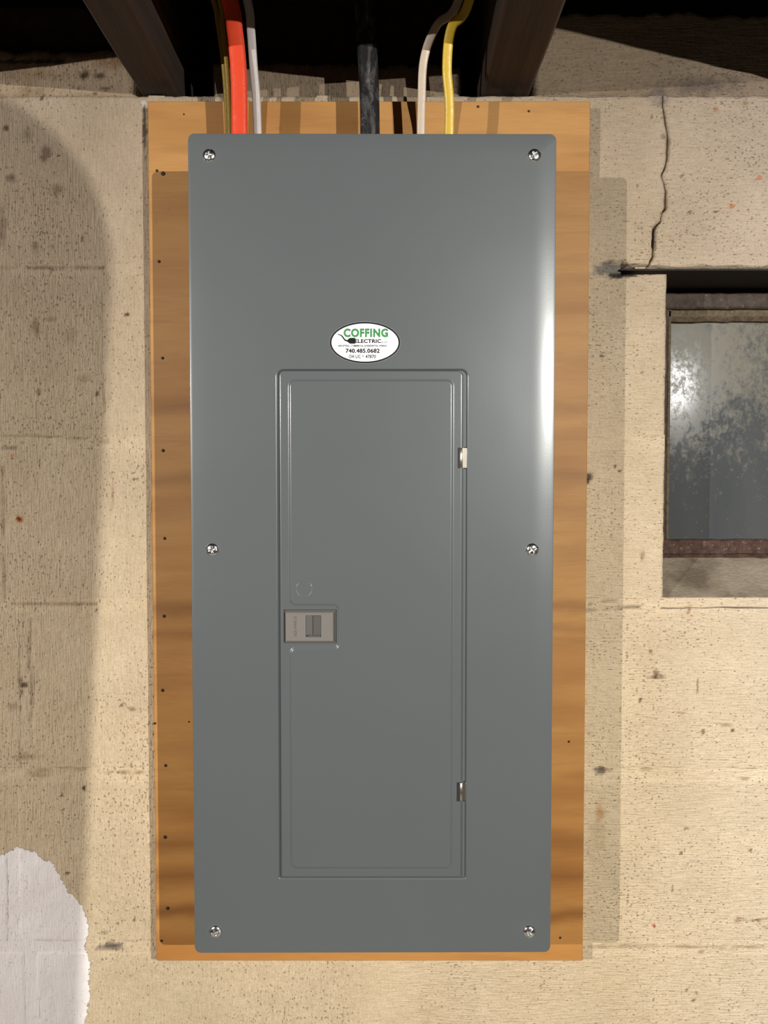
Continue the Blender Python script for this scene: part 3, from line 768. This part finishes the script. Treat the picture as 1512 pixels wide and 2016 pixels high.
while yb > -4.2:
    MB().box(-2.5, 2.5, yb - 0.139, yb - 0.001, JB + JH, JB + JH + 0.022, 0.001).build('plank', M_JOIST, ceil)
    yb -= 0.14
# rim board closing the joist bays above the concrete
MB().box(WX0, WX1, 0.150, 0.182, JB, JB + JH).build('rim_board', M_JOIST, ceil)
MB().box(-0.60, JOISTS[0][0] - 0.004, 0.02, 0.15, PZ(96), PZ(96) + 0.06, 0.004).build('sill_plate', M_JOIST, ceil)
MB().box(PX(420, 100), PX(905, 100), 0.03, 0.15, PZ(122), JB + JH, 0.004).build('blocking', M_JOIST, ceil)

# ------------------------------------------------------------------ plywood backing board
yB = -0.018
bx0, bx1 = PX(299, 1046, yB), PX(1155, 1046, yB)
bz1, bz0 = PZ(199, yB), PZ(1892, yB)
board = tag(empty('plywood_board', ((bx0 + bx1) / 2, 0, bz0)), 'honey coloured plywood board fixed to the block wall behind the grey panel', 'board')
MB().box(bx0, bx1, yB, -0.0016, bz0, bz1, 0.0009).build('plywood_sheet', M_PLY, board)
def nail_mesh():
    mb = MB(); loops = []
    for r, y in ((0.0019, 0.0), (0.0018, -0.0005), (0.0011, -0.0009), (0.0004, -0.001)):
        loops.append([(r * math.cos(a * math.pi / 5) * (1 + 0.15 * math.sin(a * 3)), y, r * math.sin(a * math.pi / 5)) for a in range(10)])
    mb.rings(loops, True, False, True)
    return mb
nm = None
for (px, py, sc) in ((321, 342, 1.3), (309, 336, 0.8), (313, 515, .9), (320, 705, .9), (321, 887, 1), (324, 1060, .9), (323, 1213, 1), (320, 1359, 1),
                 (305, 1424, .8), (326, 1507, .9), (325, 1648, 1.1), (330, 1788, 1.1), (318, 1852, .8), (941, 210, .8), (1041, 219, .7),
                 (1103, 1846, .7), (372, 1421, .5), (1120, 1460, .7), (362, 225, .5)):
    if nm is None: o = nail_mesh().build('nail', M_NAIL); nm = o.data; COL.objects.unlink(o); bpy.data.objects.remove(o)
    o = bpy.data.objects.new('nail', nm); o.location = P(px, py, yB); o.scale = (sc, 1, sc)
    link(o, board)

# ------------------------------------------------------------------ electrical panel
yP = -0.113
px0, px1 = -0.1926, 0.1695
pz1, pz0 = CAMZ + 0.3441, CAMZ - 0.4768
panel = tag(empty('electrical_panel', ((px0 + px1) / 2, yB, pz0)), 'tall grey steel electrical panel with hinged door and oval sticker, mounted on the plywood board', 'electrical panel')

def rrect(x0, x1, z0, z1, r, y, n=8, rs=None):
    pts = []
    cs = ((x1, z0, -90), (x1, z1, 0), (x0, z1, 90), (x0, z0, 180))
    for k, (cx, cz_, a0) in enumerate(cs):
        rr = rs[k] if rs else r
        ccx = cx - rr if cx == x1 else cx + rr; ccz = cz_ + rr if cz_ == z0 else cz_ - rr
        for i in range(n + 1):
            a = math.radians(a0 + 90 * i / n)
            pts.append((ccx + rr * math.cos(a), y, ccz + rr * math.sin(a)))
    return pts

# enclosure (box behind the cover), open towards the cover
mb = MB()
ins = 0.0012
mb.rings([rrect(px0 + ins, px1 - ins, pz0 + ins, pz1 - ins, 0.004, yP + 0.014), rrect(px0 + ins, px1 - ins, pz0 + ins, pz1 - ins, 0.004, yB - 0.0002)], False, True, True)
mb.build('enclosure', M_PANEL, panel)

# door and opening limits
dx0, dx1 = PX(551, 1230, yP), PX(910, 1230, yP)
dz1, dz0 = PZ(729, yP), PZ(1728, yP)
ox0, ox1 = PX(548.0, 1230, yP), PX(918, 1230, yP)
oz1, oz0 = dz1 + 0.0004, dz0 - 0.0003

# cover sheet
mb = MB(); loops = []
R0 = 0.0065
loops.append(rrect(px0, px1, pz0, pz1, R0, yP + 0.0145))
loops.append(rrect(px0, px1, pz0, pz1, R0, yP + 0.0026))
for d in (0.0, 0.00007, 0.00022, 0.00045):
    yy = yP + 0.00045 * (1 - math.sqrt(max(0, 1 - (1 - d / 0.00045) ** 2))) if d < 0.00045 else yP
    def bow(x):
        t = min(1, max(0, (x - (px1 - 0.03)) / 0.008)); return 0.0003 + 0.0013 * t * t * (3 - 2 * t)
    loops.append([(x, yy + bow(x), z) for x, y, z in rrect(px0 + d, px1 - d, pz0 + d, pz1 - d, max(0.001, R0 - d), 0)])
for d in (0.003, 0.0055, 0.008, 0.011, 0.014, 0.017, 0.0205, 0.024):
    kk = max(0, 1 - (d - 0.001) / 0.020) ** 2
    def bow(x):
        t = min(1, max(0, (x - (px1 - 0.03)) / 0.008)); return 0.0003 + 0.0013 * t * t * (3 - 2 * t)
    loops.append([(x, yP + bow(x) * kk, z) for x, y, z in rrect(px0 + d, px1 - d, pz0 + d, pz1 - d, max(0.003, R0 - d * 0.1), 0)])
mb.rings(loops, True)
outer = loops[-1]
# opening with rolled lip
hl = []
for d, yy in ((0.0018, 0), (0.0012, 0.00012), (0.0005, 0.0005), (0.0, 0.0014), (0.0, 0.0026)):
    hl.append(rrect(ox0 - d, ox1 + d, oz0 - d, oz1 + d, 0.0062 + d, yP + yy, rs=[0.0015, 0.0062 + d, 0.0062 + d, 0.0015]))
mb.rings(hl, True)
mb.tess([outer, hl[0][::-1]])
# inner ledge behind the gap
mb.tess([rrect(ox0 - 0.002, ox1 + 0.002, oz0 - 0.002, oz1 + 0.002, 0.006, yP + 0.0026)])
mb.build('cover', M_PANEL, panel)

# door with embossed field
def fillet_path(pts, rad, n=7):
    out = []; m = len(pts)
    for i in range(m):
        p0 = Vector(pts[i - 1]); p1 = Vector(pts[i]); p2 = Vector(pts[(i + 1) % m])
        r = rad[i]
        a = (p0 - p1).normalized(); b = (p2 - p1).normalized()
        c = p1 + (a + b) * r
        s = p1 + a * r; e = p1 + b * r
        a0 = math.atan2(s.y - c.y, s.x - c.x); a1 = math.atan2(e.y - c.y, e.x - c.x)
        d = a1 - a0
        while d > math.pi: d -= 2 * math.pi
        while d < -math.pi: d += 2 * math.pi
        nr = Vector((0, 0))
        for k in range(n + 1):
            t = a0 + d * k / n
            conv = 1 if d > 0 else -1
            out.append((c.x + r * math.cos(t), c.y + r * math.sin(t), conv * math.cos(t), conv * math.sin(t)))
    return out
def pj(px, py):
    q = P(px, py, yP); return (q[0], q[2])
ex0, ex1 = PX(571.5, 1230, yP), PX(889.5, 1230, yP)
ez1, ez0 = PZ(749, yP), PZ(1708, yP); nz1, nz0 = PZ(1190.5, yP), PZ(1275.5, yP); nxx = PX(666, 1230, yP)
path = fillet_path([(ex1, ez0), (ex1, ez1), (ex0, ez1), (ex0, nz1), (nxx, nz1), (nxx, nz0), (ex0, nz0), (ex0, ez0)],
                   [0.0058, 0.0058, 0.0058, 0.0060, 0.0046, 0.0040, 0.0060, 0.0058])
def emb(o, y): return [(x + nx_ * o, y, z + nz_ * o) for x, z, nx_, nz_ in path]
mb = MB()
yD = yP + 0.0002
dl = []
for d, yy in ((0.0, 0.0023), (0.0, 0.0014), (0.0005, 0.0005), (0.0012, 0.00012), (0.0018, 0.0)):
    rs = [max(0.0008, 0.0015 - d), 0.0055 - d, 0.0055 - d, max(0.0008, 0.0015 - d)]
    dl.append(rrect(dx0 + d, dx1 - d, dz0 + d, dz1 - d, 0, yD + yy, rs=rs))
mb.rings(dl, True)
eh = 0.0013; el = []
for k in range(9):
    t = k / 8; s = t * t * (3 - 2 * t)
    el.append(emb(0.0016 - 0.0032 * t, yD - eh * s))
mb.rings(el, True)
lx0, lx1 = PX(558, 1232, yP), PX(665, 1232, yP); lz1, lz0 = PZ(1200, yP), PZ(1266.5, yP)
lr = [rrect(lx0, lx1, lz0, lz1, 0.0010, yD), rrect(lx0 + 0.0002, lx1 - 0.0002, lz0 + 0.0002, lz1 - 0.0002, 0.0010, yD + 0.0004), rrect(lx0 + 0.0002, lx1 - 0.0002, lz0 + 0.0002, lz1 - 0.0002, 0.0010, yD + 0.0030)]
mb.rings(lr, False)
mb.tess([dl[-1], el[0][::-1], lr[0][::-1]])
mb.tess([el[-1]])
door = mb.build('door', M_PANEL, panel, recalc=False)
# orient faces towards the room
import bmesh
bm = bmesh.new(); bm.from_mesh(door.data); bmesh.ops.recalc_face_normals(bm, faces=bm.faces)
if sum(f.calc_area() * f.normal.y for f in bm.faces) > 0: bmesh.ops.reverse_faces(bm, faces=bm.faces)
bm.to_mesh(door.data); bm.free()

# knock-out ring on the door
kx, _, kz = P(599, 1160, yP); mb = MB(); loops = []
yk = yD - eh
for r, yy in ((0.0085, 0.0001), (0.0083, -0.00012), (0.0078, -0.00012), (0.0076, 0.0), (0.0070, 0.0)):
    loops.append([(kx + r * math.cos(a * math.pi / 24), yk + yy - 0.00003, kz + r * math.sin(a * math.pi / 24)) for a in range(48)])
mb.rings(loops, True, False, True); mb.build('knockout', M_PANEL, door)

# latch
latch_b = MB()
latch_b.tess([rrect(lx0 + 0.0001, lx1 - 0.0001, lz0 + 0.0001, lz1 - 0.0001, 0.001, yD + 0.0020)])
latch = latch_b.build('latch', M_LATCH_DK, door); latch['label'] = 'warm grey plastic slide latch'
qx0, qx1 = PX(561.5, 1232, yP), PX(656.5, 1232, yP); qz1, qz0 = PZ(1205.5, yP), PZ(1263, yP)
sx0, sx1 = PX(602, 1232, yP), PX(632, 1232, yP); sz1, sz0 = PZ(1211.5, yP), PZ(1254.5, yP)
mb = MB()
yl = yD - 0.0002
o1 = [rrect(qx0, qx1, qz0, qz1, 0.0006, yD + 0.0019), rrect(qx0, qx1, qz0, qz1, 0.0006, yl + 0.0005), rrect(qx0 + 0.0004, qx1 - 0.0004, qz0 + 0.0004, qz1 - 0.0004, 0.0005, yl),
      rrect(qx0 + 0.0012, qx1 - 0.0012, qz0 + 0.0012, qz1 - 0.0012, 0.0004, yl), rrect(qx0 + 0.0015, qx1 - 0.0015, qz0 + 0.0015, qz1 - 0.0015, 0.0004, yl + 0.0002)]
h1 = [rrect(sx0, sx1, sz0, sz1, 0.0003, yl + 0.0002), rrect(sx0, sx1, sz0, sz1, 0.0003, yD + 0.0018)]
mb.rings(o1, False); mb.rings(h1, False); mb.tess([o1[-1], h1[0][::-1]])
plate = mb.build('latch_plate', M_LATCH, door)
xm = PX(616.5, 1232, yP)
mb = MB()   # slide: thumb ramp on the left, block on the right
e = 0.0003
vs = [(sx0 + e, yD + 0.0020, sz0 + e), (sx0 + e, yD + 0.0020, sz1 - e), (sx0 + e, yD + 0.0004, sz0 + 0.002), (sx0 + e, yD + 0.0004, sz1 - e),
      (xm, yD + 0.0022, sz0 + 0.002), (xm, yD + 0.0022, sz1 - e)]
mb.add(vs, [(2, 4, 5, 3), (0, 4, 2), (1, 3, 5)])
mb.box(xm, sx1 - e, yD + 0.0003, yD + 0.0022, sz0 + 0.0018, sz1 - e, 0.0002)
mb.build('latch_slide', M_LATCH_DK, door)

# hinges
for (y0_, y1_) in ((882, 921), (1541, 1577)):
    hx = PX(908, (y0_ + y1_) / 2, yP) ; za, zb2 = PZ(y1_, yP), PZ(y0_, yP); r = 0.0017
    mb = MB(); loops = []
    for zz, rr in ((za, 0.0013), (za + 0.0004, r), (zb2 - 0.0004, r), (zb2, 0.0013)):
        loops.append([(hx + rr * math.cos(a * math.pi / 12), yD + 0.0007 + rr * math.sin(a * math.pi / 12), zz) for a in range(24)])
    mb.rings(loops, True, True, True)
    mb.box(hx + 0.0004, ox1 + 0.0006, yD + 0.0012, yD + 0.0020, za, zb2)
    h = mb.build('hinge', M_HINGE, panel)
    MB().box(PX(901.5, 900, yP), hx - 0.0004, yD - 0.00035, yD + 0.0012, za - 0.0003, zb2 + 0.0003).build('hinge_slot_shade', M_DARK, h)  # black inset painting the shade of an uncut hinge slot
    MB().box(ox1 - 0.0022, ox1 - 0.0008, yD + 0.0016, yD + 0.0022, za - 0.001, zb2 + 0.001).build('hinge_slot_shade', M_DARK, h)

# screws (combination slot and cross heads)
def screw_mesh():
    Rr = 0.0066; rings = 26; seg = 72; loops = [[(Rr * math.cos(2 * math.pi * a / seg), 0.0006, Rr * math.sin(2 * math.pi * a / seg)) for a in range(seg)]]
    for k in range(rings + 1):
        t = k / rings; r = Rr * (1 - t) + 0.00002; hgt = 0.0031 * math.sqrt(max(0, 1 - (r / Rr) ** 2.2))
        lp = []
        for a in range(seg):
            th = 2 * math.pi * a / seg; x = r * math.cos(th); z = r * math.sin(th)
            def step(d, wd): return max(0.0, min(1.0, (wd - abs(d)) / 0.00022 + 0.5))
            s1 = step(z, 0.00062)
            s2 = max(step(z, 0.0007) * step(x, 0.0031), step(x, 0.0007) * step(z, 0.0031))
            y = -max(0.0, hgt) + 0.0010 * s1 * (1 if r < Rr * 0.98 else 0.4) + (0.0008 + 0.0008 * (1 - r / 0.0034)) * s2 * (1 if r < 0.0034 else 0)
            lp.append((x, y, z))
        loops.append(lp)
    return MB().rings(loops, True, False, True)
so = screw_mesh().build('screw', M_CHROME); sm = so.data; COL.objects.unlink(so); bpy.data.objects.remove(so)
for (px, py, ang) in ((412, 306, 84), (1052, 306, 42), (418, 1082, 10), (1048, 1082, 32), (424, 1834, 20), (1042, 1834, 60)):
    o = bpy.data.objects.new('screw', sm); o.location = P(px, py, yP)
    o.location.y = yP + 0.0002
    o.rotation_euler = (0, -math.radians(ang), 0)
    link(o, panel)

# ------------------------------------------------------------------ sticker
yS0 = yP - 0.0002
scx, scz = PX(718.6, 674.5, yP), PZ(674.5, yP)
mmx = 0.795 / FPX / (math.cos(TH) + (1008 - 674.5) / FPX * math.sin(TH))
def ell(a, b, y, n=96): return [(scx + a * mmx * math.cos(2 * math.pi * i / n), y, scz + b * mmx * math.sin(2 * math.pi * i / n)) for i in range(n)]
mb = MB(); mb.rings([ell(69.6, 40.8, yP + 0.0001), ell(69.6, 40.8, yS0)], False); mb.tess([ell(69.6, 40.8, yS0)])
sticker = mb.build('sticker', M_WHITE, panel); sticker['label'] = 'white oval sticker with green and black lettering'
mb = MB(); mb.tess([ell(69.4, 40.6, yS0 - 0.00005), ell(65.9, 37.2, yS0 - 0.00005)[::-1]]); mb.build('border', M_BLACK, sticker)

def text(txt, box, mat, lift, offset=0.0, name='lettering', parent=None, rot=False, extr=0.0, yb=None):
    cu = bpy.data.curves.new('lettering', 'FONT'); cu.body = txt; cu.size = 1.0; cu.offset = offset; cu.space_character = 1.12 if txt == 'COFFING' else 1.06; cu.resolution_u = 4
    if extr: cu.extrude = extr
    tmp = bpy.data.objects.new('lettering_source', cu); COL.objects.link(tmp)
    dg = bpy.context.evaluated_depsgraph_get(); me0 = bpy.data.meshes.new_from_object(tmp.evaluated_get(dg))
    vs = np.array([v.co[:] for v in me0.vertices]); fs = [tuple(p.vertices) for p in me0.polygons]
    bpy.data.objects.remove(tmp); bpy.data.curves.remove(cu); bpy.data.meshes.remove(me0)
    if rot: vs = np.stack([-vs[:, 1], vs[:, 0], vs[:, 2]], 1)
    mn = vs.min(0); mx = vs.max(0)
    bx, bz, tx, tz = PX(box[0], box[1], yP), PZ(box[3], yP), PX(box[2], box[1], yP), PZ(box[1], yP)
    x = bx + (vs[:, 0] - mn[0]) / (mx[0] - mn[0]) * (tx - bx); z = bz + (vs[:, 1] - mn[1]) / (mx[1] - mn[1]) * (tz - bz)
    y0 = (yS0 if yb is None else yb) - lift
    yy = np.full_like(x, y0) - (0 if not extr else (vs[:, 2] - mn[2]) / max(1e-6, mx[2] - mn[2]) * 0.00012)
    mesh_obj(name, np.stack([x, yy, z], 1), fs, mat, parent if parent else sticker)
text('COFFING', (676.5, 646.8, 764, 664), M_GREEN, 0.00006, 0.045)
text('COFFING', (677.8, 648.0, 762.8, 662.8), M_LGREEN, 0.00010, -0.022)
text('ELECTRIC', (698.5, 667.6, 750.5, 675.6), M_BLACK, 0.00006, 0.04)
text('LLC', (752, 672.0, 763.5, 675.6), M_BLACK, 0.00006, 0.02)
text('INDUSTRIAL, COMMERCIAL & RESIDENTIAL WIRING', (666, 679.0, 761, 683.4), M_BLACK, 0.00006, 0.04)
text('740.485.0682', (680.5, 686.2, 747.5, 695.0), M_BLACK, 0.00006, 0.042)
text('OH LIC', (687, 698.4, 710, 705.3), M_BLACK, 0.00006, 0.03)
text('#', (713.0, 698.8, 716.5, 702.8), M_BLACK, 0.00006, 0.01)
text('47870', (719.5, 698.4, 740, 705.5), M_BLACK, 0.00006, 0.03)
# plug emblem: body, tapering shoulder and curling cord
def sp(px, py, lift=0.00011): return (PX(px, 674.5, yP), yS0 - lift, PZ(py, yP))
mb = MB()
body = [sp(699.5, 676.8), sp(699.5, 665.2), (sp(690, 665.2)), sp(687.5, 666.0), sp(684.2, 669.2), sp(684.0, 672.8), sp(687.5, 676.0), sp(690, 676.8)]
mb.tess([body[::-1]])
cord = [(664.5, 658.6, .6), (668, 658.9, .9), (671.5, 660.3, 1.1), (674.5, 663.2, 1.25), (677, 666.8, 1.35), (680, 670.0, 1.45), (685, 671.2, 1.8)]
pts = []
for i in range(len(cord) - 1):
    for k in range(5):
        t = k / 5; p = [cord[max(0, i - 1)], cord[i], cord[i + 1], cord[min(len(cord) - 1, i + 2)]]
        f = lambda c: 0.5 * (2 * p[1][c] + (p[2][c] - p[0][c]) * t + (2 * p[0][c] - 5 * p[1][c] + 4 * p[2][c] - p[3][c]) * t * t + (3 * p[1][c] - p[0][c] - 3 * p[2][c] + p[3][c]) * t ** 3)
        pts.append((f(0), f(1), f(2)))
pts.append(cord[-1])
up = []; dn = []
for i, (x, y, w_) in enumerate(pts):
    a = pts[max(0, i - 1)]; b = pts[min(len(pts) - 1, i + 1)]; dx, dy = b[0] - a[0], b[1] - a[1]; L = math.hypot(dx, dy)
    up.append(sp(x + dy / L * w_, y - dx / L * w_)); dn.append(sp(x - dy / L * w_, y + dx / L * w_))
vs = up + dn; nn = len(up)
mb.add(vs, [(i, i + 1, nn + i + 1, nn + i) for i in range(nn - 1)])
for yy in (667.6, 674.4): mb.add([sp(699, yy), sp(705, yy), sp(705, yy + 0.9), sp(699, yy + 0.9)], [(0, 1, 2, 3)])
mb.build('plug_emblem', M_BLACK, sticker)
# tiny moulded lettering on the latch plate
text('SQUARE D', (578.5, 1213, 584.5, 1253), M_LATCH_DK, 0.00003, 0.0, name='latch_lettering', parent=door, rot=True, extr=0.01, yb=yl + 0.0002)

# ------------------------------------------------------------------ cables
def cable(name, pts, wdt, thk, mat, label, group=None, twist=None, seg=20):
    """pts: control points (x,y,z); swept with a rounded flat section"""
    C = [Vector(p) for p in pts]; path = []
    for i in range(len(C) - 1):
        p0, p1, p2, p3 = C[max(0, i - 1)], C[i], C[i + 1], C[min(len(C) - 1, i + 2)]
        for k in range(8):
            t = k / 8
            path.append(0.5 * ((2 * p1) + (p2 - p0) * t + (2 * p0 - 5 * p1 + 4 * p2 - p3) * t * t + (3 * p1 - p0 - 3 * p2 + p3) * t ** 3))
    path.append(C[-1])
    loops = []; wdir = Vector((1, 0, 0))
    for i, p in enumerate(path):
        t = (path[min(len(path) - 1, i + 1)] - path[max(0, i - 1)]).normalized()
        side = (wdir - t * wdir.dot(t)).normalized(); wdir = side; nrm = t.cross(side)
        tw = 0 if twist is None else twist * i / len(path) + 0.0
        s2 = side * math.cos(tw) + nrm * math.sin(tw); n2 = nrm * math.cos(tw) - side * math.sin(tw)
        lp = []
        for a in range(seg):
            th = 2 * math.pi * a / seg; ca, sa = math.cos(th), math.sin(th)
            ex = 0.7
            cx = math.copysign(abs(ca) ** ex, ca) * wdt / 2; cy = math.copysign(abs(sa) ** ex, sa) * thk / 2
            lp.append(p + s2 * cx + n2 * cy)
        loops.append([tuple(v) for v in lp])
    o = MB().rings(loops, True, True, True).build(name, mat)
    return tag(o, label, 'cable', group)
def pth(pix, y, ytop, tail):
    n = len(pix); out = []
    for i, (a, b) in enumerate(pix):
        yy = y + (ytop - y) * i / max(1, n - 1)
        out.append(P(a, b, yy))
    return out + tail
HI = CAMZ + 0.57
zin = pz1 - 0.012
def down(p): return (p[0], p[1], zin)
def run(pix, y, ytop, tail, **k):
    pts = pth(pix, y, ytop, tail); pts.insert(0, (pts[0][0], pts[0][1], pz1 + 0.0003)) ; pts.pop(1)
    return pts
jl = JOISTS[0][1] + 0.008; jr = JOISTS[1][0] - 0.008
cable('cable', run([(449, 262), (446, 200), (440, 120), (430, 50), (420, 0)], -0.045, -0.06, [(-0.20, -0.075, HI), (-0.212, -0.16, HI + 0.025), (jl, -0.40, HI + 0.03), (jl, -1.6, HI + 0.03)]),
      0.0055, 0.0042, M_OLDYEL, 'thin dull yellow cable, leftmost at the panel top, bending up to the left', 'cables entering the top of the panel')
cable('cable', run([(453.5, 262), (451, 200), (446, 120), (438, 50), (432, 0)], -0.055, -0.075, [(-0.192, -0.095, HI), (-0.204, -0.18, HI + 0.02), (jl + 0.006, -0.42, HI + 0.022), (jl + 0.006, -1.6, HI + 0.022)]),
      0.0050, 0.0046, M_OLDYEL, 'thin dull yellow cable squeezed against the left side of the orange cable', 'cables entering the top of the panel')
cable('cable', run([(471.5, 262), (471, 200), (469, 130), (462, 60), (452, 0)], -0.075, -0.085, [(-0.18, -0.10, HI - 0.01), (-0.19, -0.19, HI + 0.01), (jl + 0.012, -0.45, HI + 0.01), (jl + 0.012, -1.6, HI + 0.01)]),
      0.0168, 0.0085, M_ORANGE, 'thick flat orange cable running up from the panel top', 'cables entering the top of the panel')
cable('cable', run([(508.5, 262), (505, 200), (499, 130), (494, 60), (487, 0)], -0.062, -0.080, [(-0.158, -0.095, HI), (-0.17, -0.19, HI + 0.016), (jl + 0.02, -0.45, HI + 0.018), (jl + 0.02, -1.6, HI + 0.018)]),
      0.0088, 0.0046, M_CWHITE, 'flat white cable just right of the orange cable', 'cables entering the top of the panel')
cable('service_cable', run([(729, 262), (727, 180), (723, 100), (720, 40), (718, 0)], -0.066, -0.060, [(-0.0205, -0.060, JB + JH - 0.02), (-0.0205, -0.060, JB + JH - 0.0005)]),
      0.0205, 0.0150, M_BCABLE, 'thick black scuffed service cable rising from the middle of the panel top', 'cables entering the top of the panel', twist=0.5)
cable('cable', run([(828, 262), (830, 200), (835, 115), (860, 50), (903, 0)], -0.058, -0.085, [(jr - 0.004, -0.13, HI), (jr, -0.30, HI + 0.02), (jr, -1.6, HI + 0.02)]),
      0.0086, 0.0046, M_CREAM, 'slim cream cable curving to the right beside the bright yellow cable', 'cables entering the top of the panel')
cable('cable', run([(883.5, 262), (885, 205), (880, 130), (889, 55), (924, 0)], -0.072, -0.100, [(jr + 0.002, -0.15, HI - 0.005), (jr, -0.30, HI + 0.004), (jr, -1.6, HI + 0.004)]),
      0.0098, 0.0052, M_YELLOW, 'bright yellow cable, rightmost at the panel top, curving right', 'cables entering the top of the panel')

# ------------------------------------------------------------------ ceiling lamps (behind the viewpoint)
def lamp(pos, power, col, label):
    root = tag(empty('ceiling_lamp', (pos[0], pos[1], JB)), label, 'lamp', None)
    mb = MB(); loops = []
    for r, z in ((0.055, JB - 0.001), (0.055, JB - 0.015), (0.045, JB - 0.022), (0.026, JB - 0.030), (0.022, JB - 0.060), (0.018, JB - 0.062)):
        loops.append([(pos[0] + r * math.cos(a * math.pi / 16), pos[1] + r * math.sin(a * math.pi / 16), z) for a in range(32)])
    mb.rings(loops, True, True, True).build('lamp_holder', M_CERAMIC, root)
    m, nt, b = newmat('lamp_glow'); b.inputs['Emission Color'].default_value = (*col, 1); b.inputs['Emission Strength'].default_value = 8
    mb = MB(); loops = []
    for r, z in ((0.016, JB - 0.062), (0.016, JB - 0.075), (0.010, JB - 0.080)):
        loops.append([(pos[0] + r * math.cos(a * math.pi / 12), pos[1] + r * math.sin(a * math.pi / 12), z) for a in range(24)])
    mb.rings(loops, True, True, True).build('light_emitter', m, root)
    ld = bpy.data.lights.new('lamp_light', 'SPOT'); ld.energy = power; ld.color = col; ld.shadow_soft_size = 0.0025
    ld.spot_size = math.radians(125); ld.spot_blend = 1.0
    lo = bpy.data.objects.new('lamp_light', ld); lo.location = pos
    lo.rotation_euler = (Vector(AIM) - Vector(pos)).to_track_quat('-Z', 'Y').to_euler(); link(lo, root)
lamp(LAMP_R, POW_R, COL_R, 'porcelain ceiling lamp holder to the right behind the viewer')
lamp(LAMP_L, POW_L, COL_L, 'porcelain ceiling lamp holder to the left behind the viewer')

# unseen pipe-shaped stand-in, added to throw the round-topped shadow on the left wall
def pipe():
    top = Vector((0.604, -1.33, CAMZ + 0.371)); R = 0.044; lean = math.tan(math.radians(3.2))
    loops = []
    H = top.z - 0.012
    root = tag(empty('shadow_caster', (top.x - lean * H, top.y, 0)), 'added unseen shadow caster shaped like a capped pipe, right of the viewpoint', 'pipe')
    def ring(z, r):
        x = top.x - lean * (top.z - z)
        return [(x - R + r * math.cos(a * math.pi / 20), top.y + r * math.sin(a * math.pi / 20), z) for a in range(40)]
    loops = [ring(0.012, R), ring(top.z - 0.055, R)]
    for k in range(1, 13):
        t = k / 12 * math.pi / 2
        loops.append(ring(top.z - 0.055 + 0.055 * math.sin(t), max(0.0005, R * math.cos(t))))
    MB().rings(loops, True, True, True).build('caster_body', M_CASTER, root)
    xb = top.x - lean * top.z - R
    mb = MB().rings([[(xb + r * math.cos(a * math.pi / 20), top.y + r * math.sin(a * math.pi / 20), z) for a in range(40)] for r, z in ((0.11, 0.0), (0.11, 0.010), (0.105, 0.013))], True, True, True)
    mb.build('caster_foot', M_CASTER, root)
pipe()
